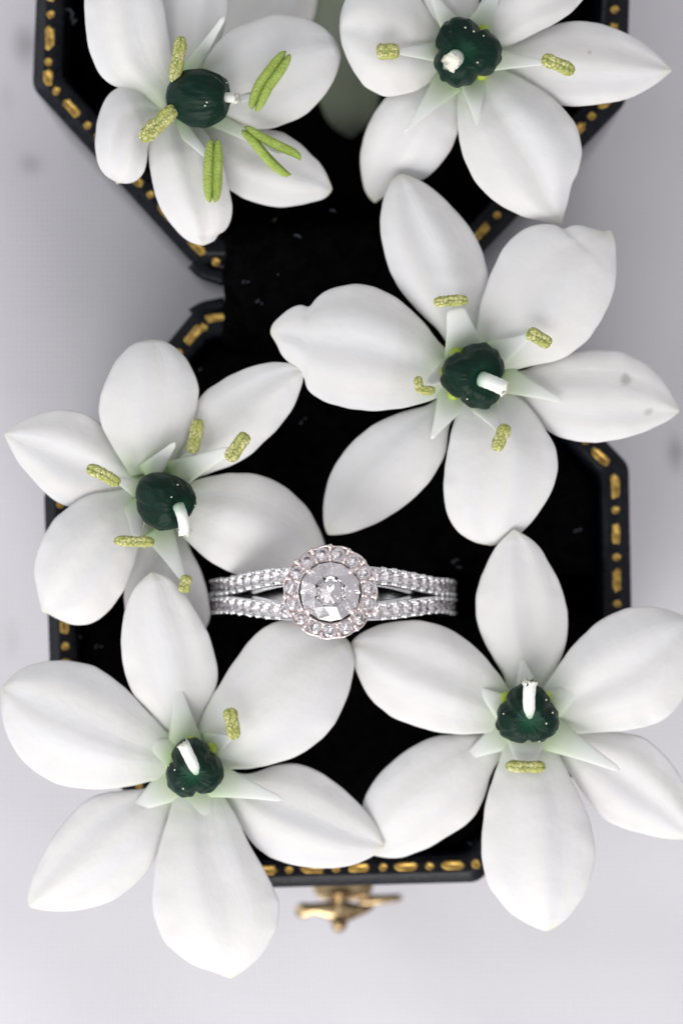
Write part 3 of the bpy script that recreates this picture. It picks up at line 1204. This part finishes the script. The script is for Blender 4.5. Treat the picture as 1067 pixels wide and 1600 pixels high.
petal(g, z, IN, (.05, .18, .10), .13, [(715, 560), (688, 535), (658, 497), (618, 463), (575, 444), (530, 446), (502, 457), (489, 469), (483, 480), (474, 475), (458, 478), (440, 491), (424, 508), (422, 522)],
      [(710, 610), (670, 628), (620, 640), (575, 643), (530, 636), (495, 622), (478, 608), (474, 590), (455, 572), (440, 556), (432, 538), (422, 522)])
stamen(g, z, ((727, 555), (711, 480), 62, 30, .10, .36, .04), ([(677, 473), (704, 470), (731, 469)], 21, .44, 'anther'))
stamen(g, z, ((762, 560), (830, 524), 50, 10, .08, .32, .02), ([(823, 518), (842, 528), (860, 539)], 25, .40, 'anther'))
stamen(g, z, ((782, 590), (877, 626), 44, 8, .06, .28, .03))
stamen(g, z, ((752, 622), (782, 676), 52, 8, .08, .34, .02), ([(792, 663), (782, 684), (774, 705)], 25, .42, 'anther'))
stamen(g, z, ((714, 610), (674, 686), 58, 6, .06, .22, .03))
stamen(g, z, ((708, 575), (668, 598), 44, 12, .08, .32, .02), ([(652, 588), (657, 608), (680, 610)], 17, .40, 'anther'))
ovary(g, 741, 587, z + .34, 49, 51, 50, 20, -20, 1.0, ((752, 592, z + .54), (768, 598, z + .60), (791, 608, z + .64), 28))

# ---- D: left, seen half from the side
z = 3.40
g = flower(225, 765, z, 'white flower at left middle with pollen covered anthers above the ring band end')
petal(g, z, IN, (.05, .22, .16), .12, [(205, 745), (185, 715), (162, 675), (153, 640), (163, 598), (183, 560), (208, 537), (236, 530)],
      [(265, 735), (290, 690), (308, 645), (312, 605), (300, 572), (278, 545), (258, 533), (236, 530)])
petal(g, z, OUT, (.02, .16, .26), .10, [(255, 735), (285, 680), (310, 622), (350, 590), (395, 571), (435, 565), (465, 571), (474, 580)],
      [(285, 755), (330, 740), (380, 720), (420, 686), (450, 652), (468, 615), (474, 595), (474, 580)])
petal(g, z, IN, (.05, .06, -.30), .12, [(270, 765), (310, 748), (360, 738), (410, 742), (450, 762), (480, 792), (500, 826), (510, 860), (508, 884)],
      [(262, 810), (290, 845), (320, 872), (360, 896), (400, 906), (445, 908), (480, 902), (508, 884)])
petal(g, z, OUT, (.0, -.05, -.30), .10, [(225, 800), (215, 850), (200, 890), (193, 930), (200, 970), (225, 1000), (262, 1012)],
      [(275, 800), (295, 850), (315, 890), (327, 930), (328, 970), (310, 1000), (262, 1012)])
petal(g, z, IN, (.05, .20, .08), .13, [(225, 755), (185, 765), (140, 772), (98, 797), (70, 832), (53, 880), (56, 915), (63, 942), (66, 957)],
      [(240, 790), (224, 830), (214, 870), (203, 905), (182, 942), (150, 973), (118, 978), (88, 967), (75, 959), (66, 957)])
petal(g, z, OUT, (.0, .12, .12), .10, [(220, 745), (195, 715), (165, 668), (130, 644), (95, 639), (55, 647), (25, 662), (6, 678)],
      [(225, 780), (190, 775), (150, 785), (105, 792), (70, 770), (40, 738), (20, 708), (6, 678)])
stamen(g, z, ((232, 742), (274, 692), 40, 8, .10, .42, .03))
stamen(g, z, ((268, 745), (362, 702), 46, 14, .10, .44, .03), ([(386, 677), (371, 699), (356, 720)], 27, .52, 'anther'))
stamen(g, z, ((265, 745), (300, 705), 20, 8, .05, .14, .0), ([(311, 654), (306, 682), (299, 709)], 24, .26, 'anther'))
stamen(g, z, ((220, 765), (180, 748), 30, 8, .10, .34, .0), ([(136, 730), (161, 741), (188, 756)], 23, .46, 'anther'))
stamen(g, z, ((212, 780), (214, 838), 40, 14, .10, .36, .02), ([(178, 845), (210, 846), (242, 847)], 20, .44, 'anther'))
stamen(g, z, ((246, 825), (287, 905), 46, 12, .08, .24, .02), ([(292, 898), (290, 912), (286, 926)], 22, .34, 'anther'))
stamen(g, z, ((300, 800), (379, 829), 30, 7, .02, .24, .02))
ovary(g, 258, 781, z + .40, 45, 45, 52, 42, -22, .2, ((279, 790, z + .66), (285, 806, z + .70), (290, 832, z + .62), 21), .88, .8, False)

# ---- E: bottom left
z = 3.44
g = flower(303, 1205, z, 'white flower at bottom left with one narrow anther standing above its upper right petal')
petal(g, z, OUT, (.0, .16, .24), .11, [(270, 1175), (240, 1122), (205, 1082), (191, 1035), (189, 985), (197, 945), (215, 912), (237, 893)],
      [(315, 1165), (318, 1125), (338, 1078), (342, 1050), (330, 1000), (308, 955), (282, 918), (260, 900), (237, 893)])
petal(g, z, IN, (.05, .16, .06), .13, [(300, 1160), (316, 1118), (340, 1072), (370, 1025), (405, 985), (440, 968), (485, 968), (525, 985), (546, 1002)],
      [(330, 1200), (375, 1203), (420, 1197), (468, 1181), (510, 1150), (538, 1105), (552, 1060), (554, 1030), (546, 1002)])
petal(g, z, OUT, (.0, .06, .02), .11, [(335, 1195), (385, 1208), (430, 1195), (470, 1193), (515, 1215), (560, 1253), (590, 1292), (602, 1323)],
      [(325, 1225), (355, 1252), (380, 1300), (408, 1332), (445, 1350), (495, 1358), (545, 1354), (580, 1340), (602, 1323)])
petal(g, z, IN, (.05, .16, .06), .12, [(280, 1215), (262, 1275), (247, 1325), (237, 1385), (239, 1430), (258, 1475), (300, 1508), (340, 1522), (361, 1530)],
      [(330, 1215), (362, 1260), (392, 1320), (423, 1375), (438, 1415), (433, 1452), (412, 1490), (385, 1515), (361, 1530)])
petal(g, z, OUT, (.0, .06, .02), .11, [(285, 1205), (230, 1230), (180, 1235), (140, 1246), (105, 1277), (73, 1322), (50, 1370), (43, 1400), (46, 1418)],
      [(305, 1235), (265, 1272), (258, 1305), (240, 1350), (205, 1390), (165, 1413), (120, 1424), (75, 1424), (46, 1418)])
petal(g, z, IN, (.05, .18, .10), .13, [(290, 1165), (262, 1143), (225, 1103), (190, 1068), (148, 1040), (100, 1030), (50, 1037), (20, 1054), (2, 1076)],
      [(285, 1210), (240, 1221), (190, 1232), (140, 1235), (90, 1226), (48, 1203), (18, 1165), (3, 1120), (2, 1076)])
stamen(g, z, ((290, 1165), (276, 1058), 52, 8, .08, .26, .04))
stamen(g, z, ((325, 1165), (362, 1152), 44, 8, .08, .30, .0), ([(358, 1106), (363, 1130), (366, 1156)], 26, .40, 'anther'))
stamen(g, z, ((325, 1215), (441, 1249), 56, 9, .08, .36, .04))
stamen(g, z, ((272, 1180), (209, 1152), 50, 5, .08, .20, .02))
stamen(g, z, ((275, 1220), (205, 1268), 60, 10, .06, .10, .02))
stamen(g, z, ((308, 1235), (328, 1300), 50, 8, .08, .18, .02))
ovary(g, 303, 1201, z + .34, 44, 46, 46, 12, -100, 1.75, ((309, 1206, z + .48), (298, 1186, z + .58), (286, 1161, z + .62), 22))

# ---- F: bottom right
z = 3.42
g = flower(825, 1120, z, 'white flower at bottom right with one broad flat anther below its three lobed ovary')
petal(g, z, OUT, (.0, .10, .22), .11, [(795, 1095), (785, 1055), (758, 1010), (744, 970), (742, 935), (753, 893), (775, 852), (802, 826)],
      [(848, 1090), (862, 1058), (883, 1015), (888, 970), (881, 928), (862, 885), (835, 846), (802, 826)])
petal(g, z, IN, (.05, .16, .12), .13, [(835, 1095), (862, 1052), (892, 1010), (930, 973), (975, 950), (1020, 947), (1060, 958), (1085, 972)],
      [(850, 1140), (895, 1147), (950, 1145), (1005, 1138), (1045, 1120), (1075, 1080), (1092, 1030), (1085, 972)])
petal(g, z, OUT, (.0, .02, -.04), .10, [(850, 1125), (900, 1143), (950, 1143), (1000, 1150), (1040, 1180), (1070, 1225), (1085, 1275), (1082, 1312)],
      [(845, 1155), (885, 1205), (920, 1255), (950, 1285), (1000, 1303), (1045, 1312), (1082, 1312)])
petal(g, z, IN, (.05, .16, .08), .12, [(795, 1135), (780, 1185), (764, 1230), (752, 1290), (751, 1345), (765, 1390), (800, 1430), (835, 1450), (854, 1456)],
      [(850, 1135), (880, 1190), (905, 1240), (925, 1290), (931, 1335), (922, 1380), (900, 1420), (878, 1443), (854, 1456)])
petal(g, z, OUT, (.0, .03, -.10), .11, [(805, 1125), (760, 1145), (715, 1146), (670, 1152), (625, 1178), (590, 1210), (568, 1245), (564, 1280), (575, 1335)],
      [(815, 1160), (775, 1195), (757, 1245), (740, 1278), (705, 1305), (660, 1330), (615, 1342), (575, 1335)])
petal(g, z, IN, (.05, .14, .02), .13, [(805, 1090), (785, 1060), (755, 1022), (715, 988), (670, 970), (625, 968), (585, 978), (555, 995), (546, 1008)],
      [(800, 1138), (755, 1147), (710, 1148), (660, 1140), (610, 1120), (575, 1090), (556, 1050), (548, 1025), (546, 1008)])
stamen(g, z, ((800, 1115), (741, 1071), 52, 5, .08, .22, .03))
stamen(g, z, ((850, 1110), (919, 1064), 56, 5, .08, .22, .03))
stamen(g, z, ((848, 1140), (967, 1203), 56, 9, .08, .36, .04))
stamen(g, z, ((822, 1150), (821, 1192), 62, 34, .10, .17, .02), ([(789, 1196), (820, 1198), (852, 1198)], 22, .26, 'anther'))
stamen(g, z, ((800, 1140), (725, 1185), 56, 10, .05, .10, .02))
stamen(g, z, ((825, 1090), (815, 1030), 44, 8, .05, .14, .02))
ovary(g, 824, 1117, z + .34, 49, 47, 46, 14, -90, 1.57, ((827, 1118, z + .48), (826, 1090, z + .62), (828, 1063, z + .64), 23))

# ------------------------------------------------------------------ lint on the velvet
parts = []
for (px, py, n, sc) in ((465, 370, 2, 10), (478, 400, 1, 6), (430, 345, 1, 8), (488, 420, 1, 5), (434, 428, 1, 5), (402, 470, 2, 5), (312, 577, 1, 6), (712, 877, 2, 9),
                        (717, 887, 1, 6), (735, 1320, 3, 9), (742, 1330, 2, 8), (108, 18, 2, 14), (118, 34, 1, 8), (700, 1335, 1, 7), (380, 440, 2, 4), (520, 330, 1, 8),
                        (125, 995, 1, 6), (150, 1010, 2, 5), (900, 830, 2, 7), (470, 660, 2, 5)):
    for i in range(n):
        a = random.uniform(0, 2 * PI)
        x, y = px + random.uniform(-9, 9) * (i > 0), py + random.uniform(-9, 9) * (i > 0)
        zz = 3.06 if 360 < py < 530 else 2.88
        sc *= .6
        dx, dy = math.cos(a) * sc, math.sin(a) * sc
        path = spline([P(x - dx, y - dy, zz), P(x + dy * .4, y - dx * .4, zz + .01), P(x + dx, y + dy, zz)], 7)
        v, f, u = tube(path, [.004, .006, .005, .007, .005, .006, .003], 5)
        parts.append((v, f))
V, F = merge(parts)
lint = link('lint', V, F, M['lint'], None, kind='stuff')
lint['label'] = 'pale lint fibres and dust caught on the black velvet'
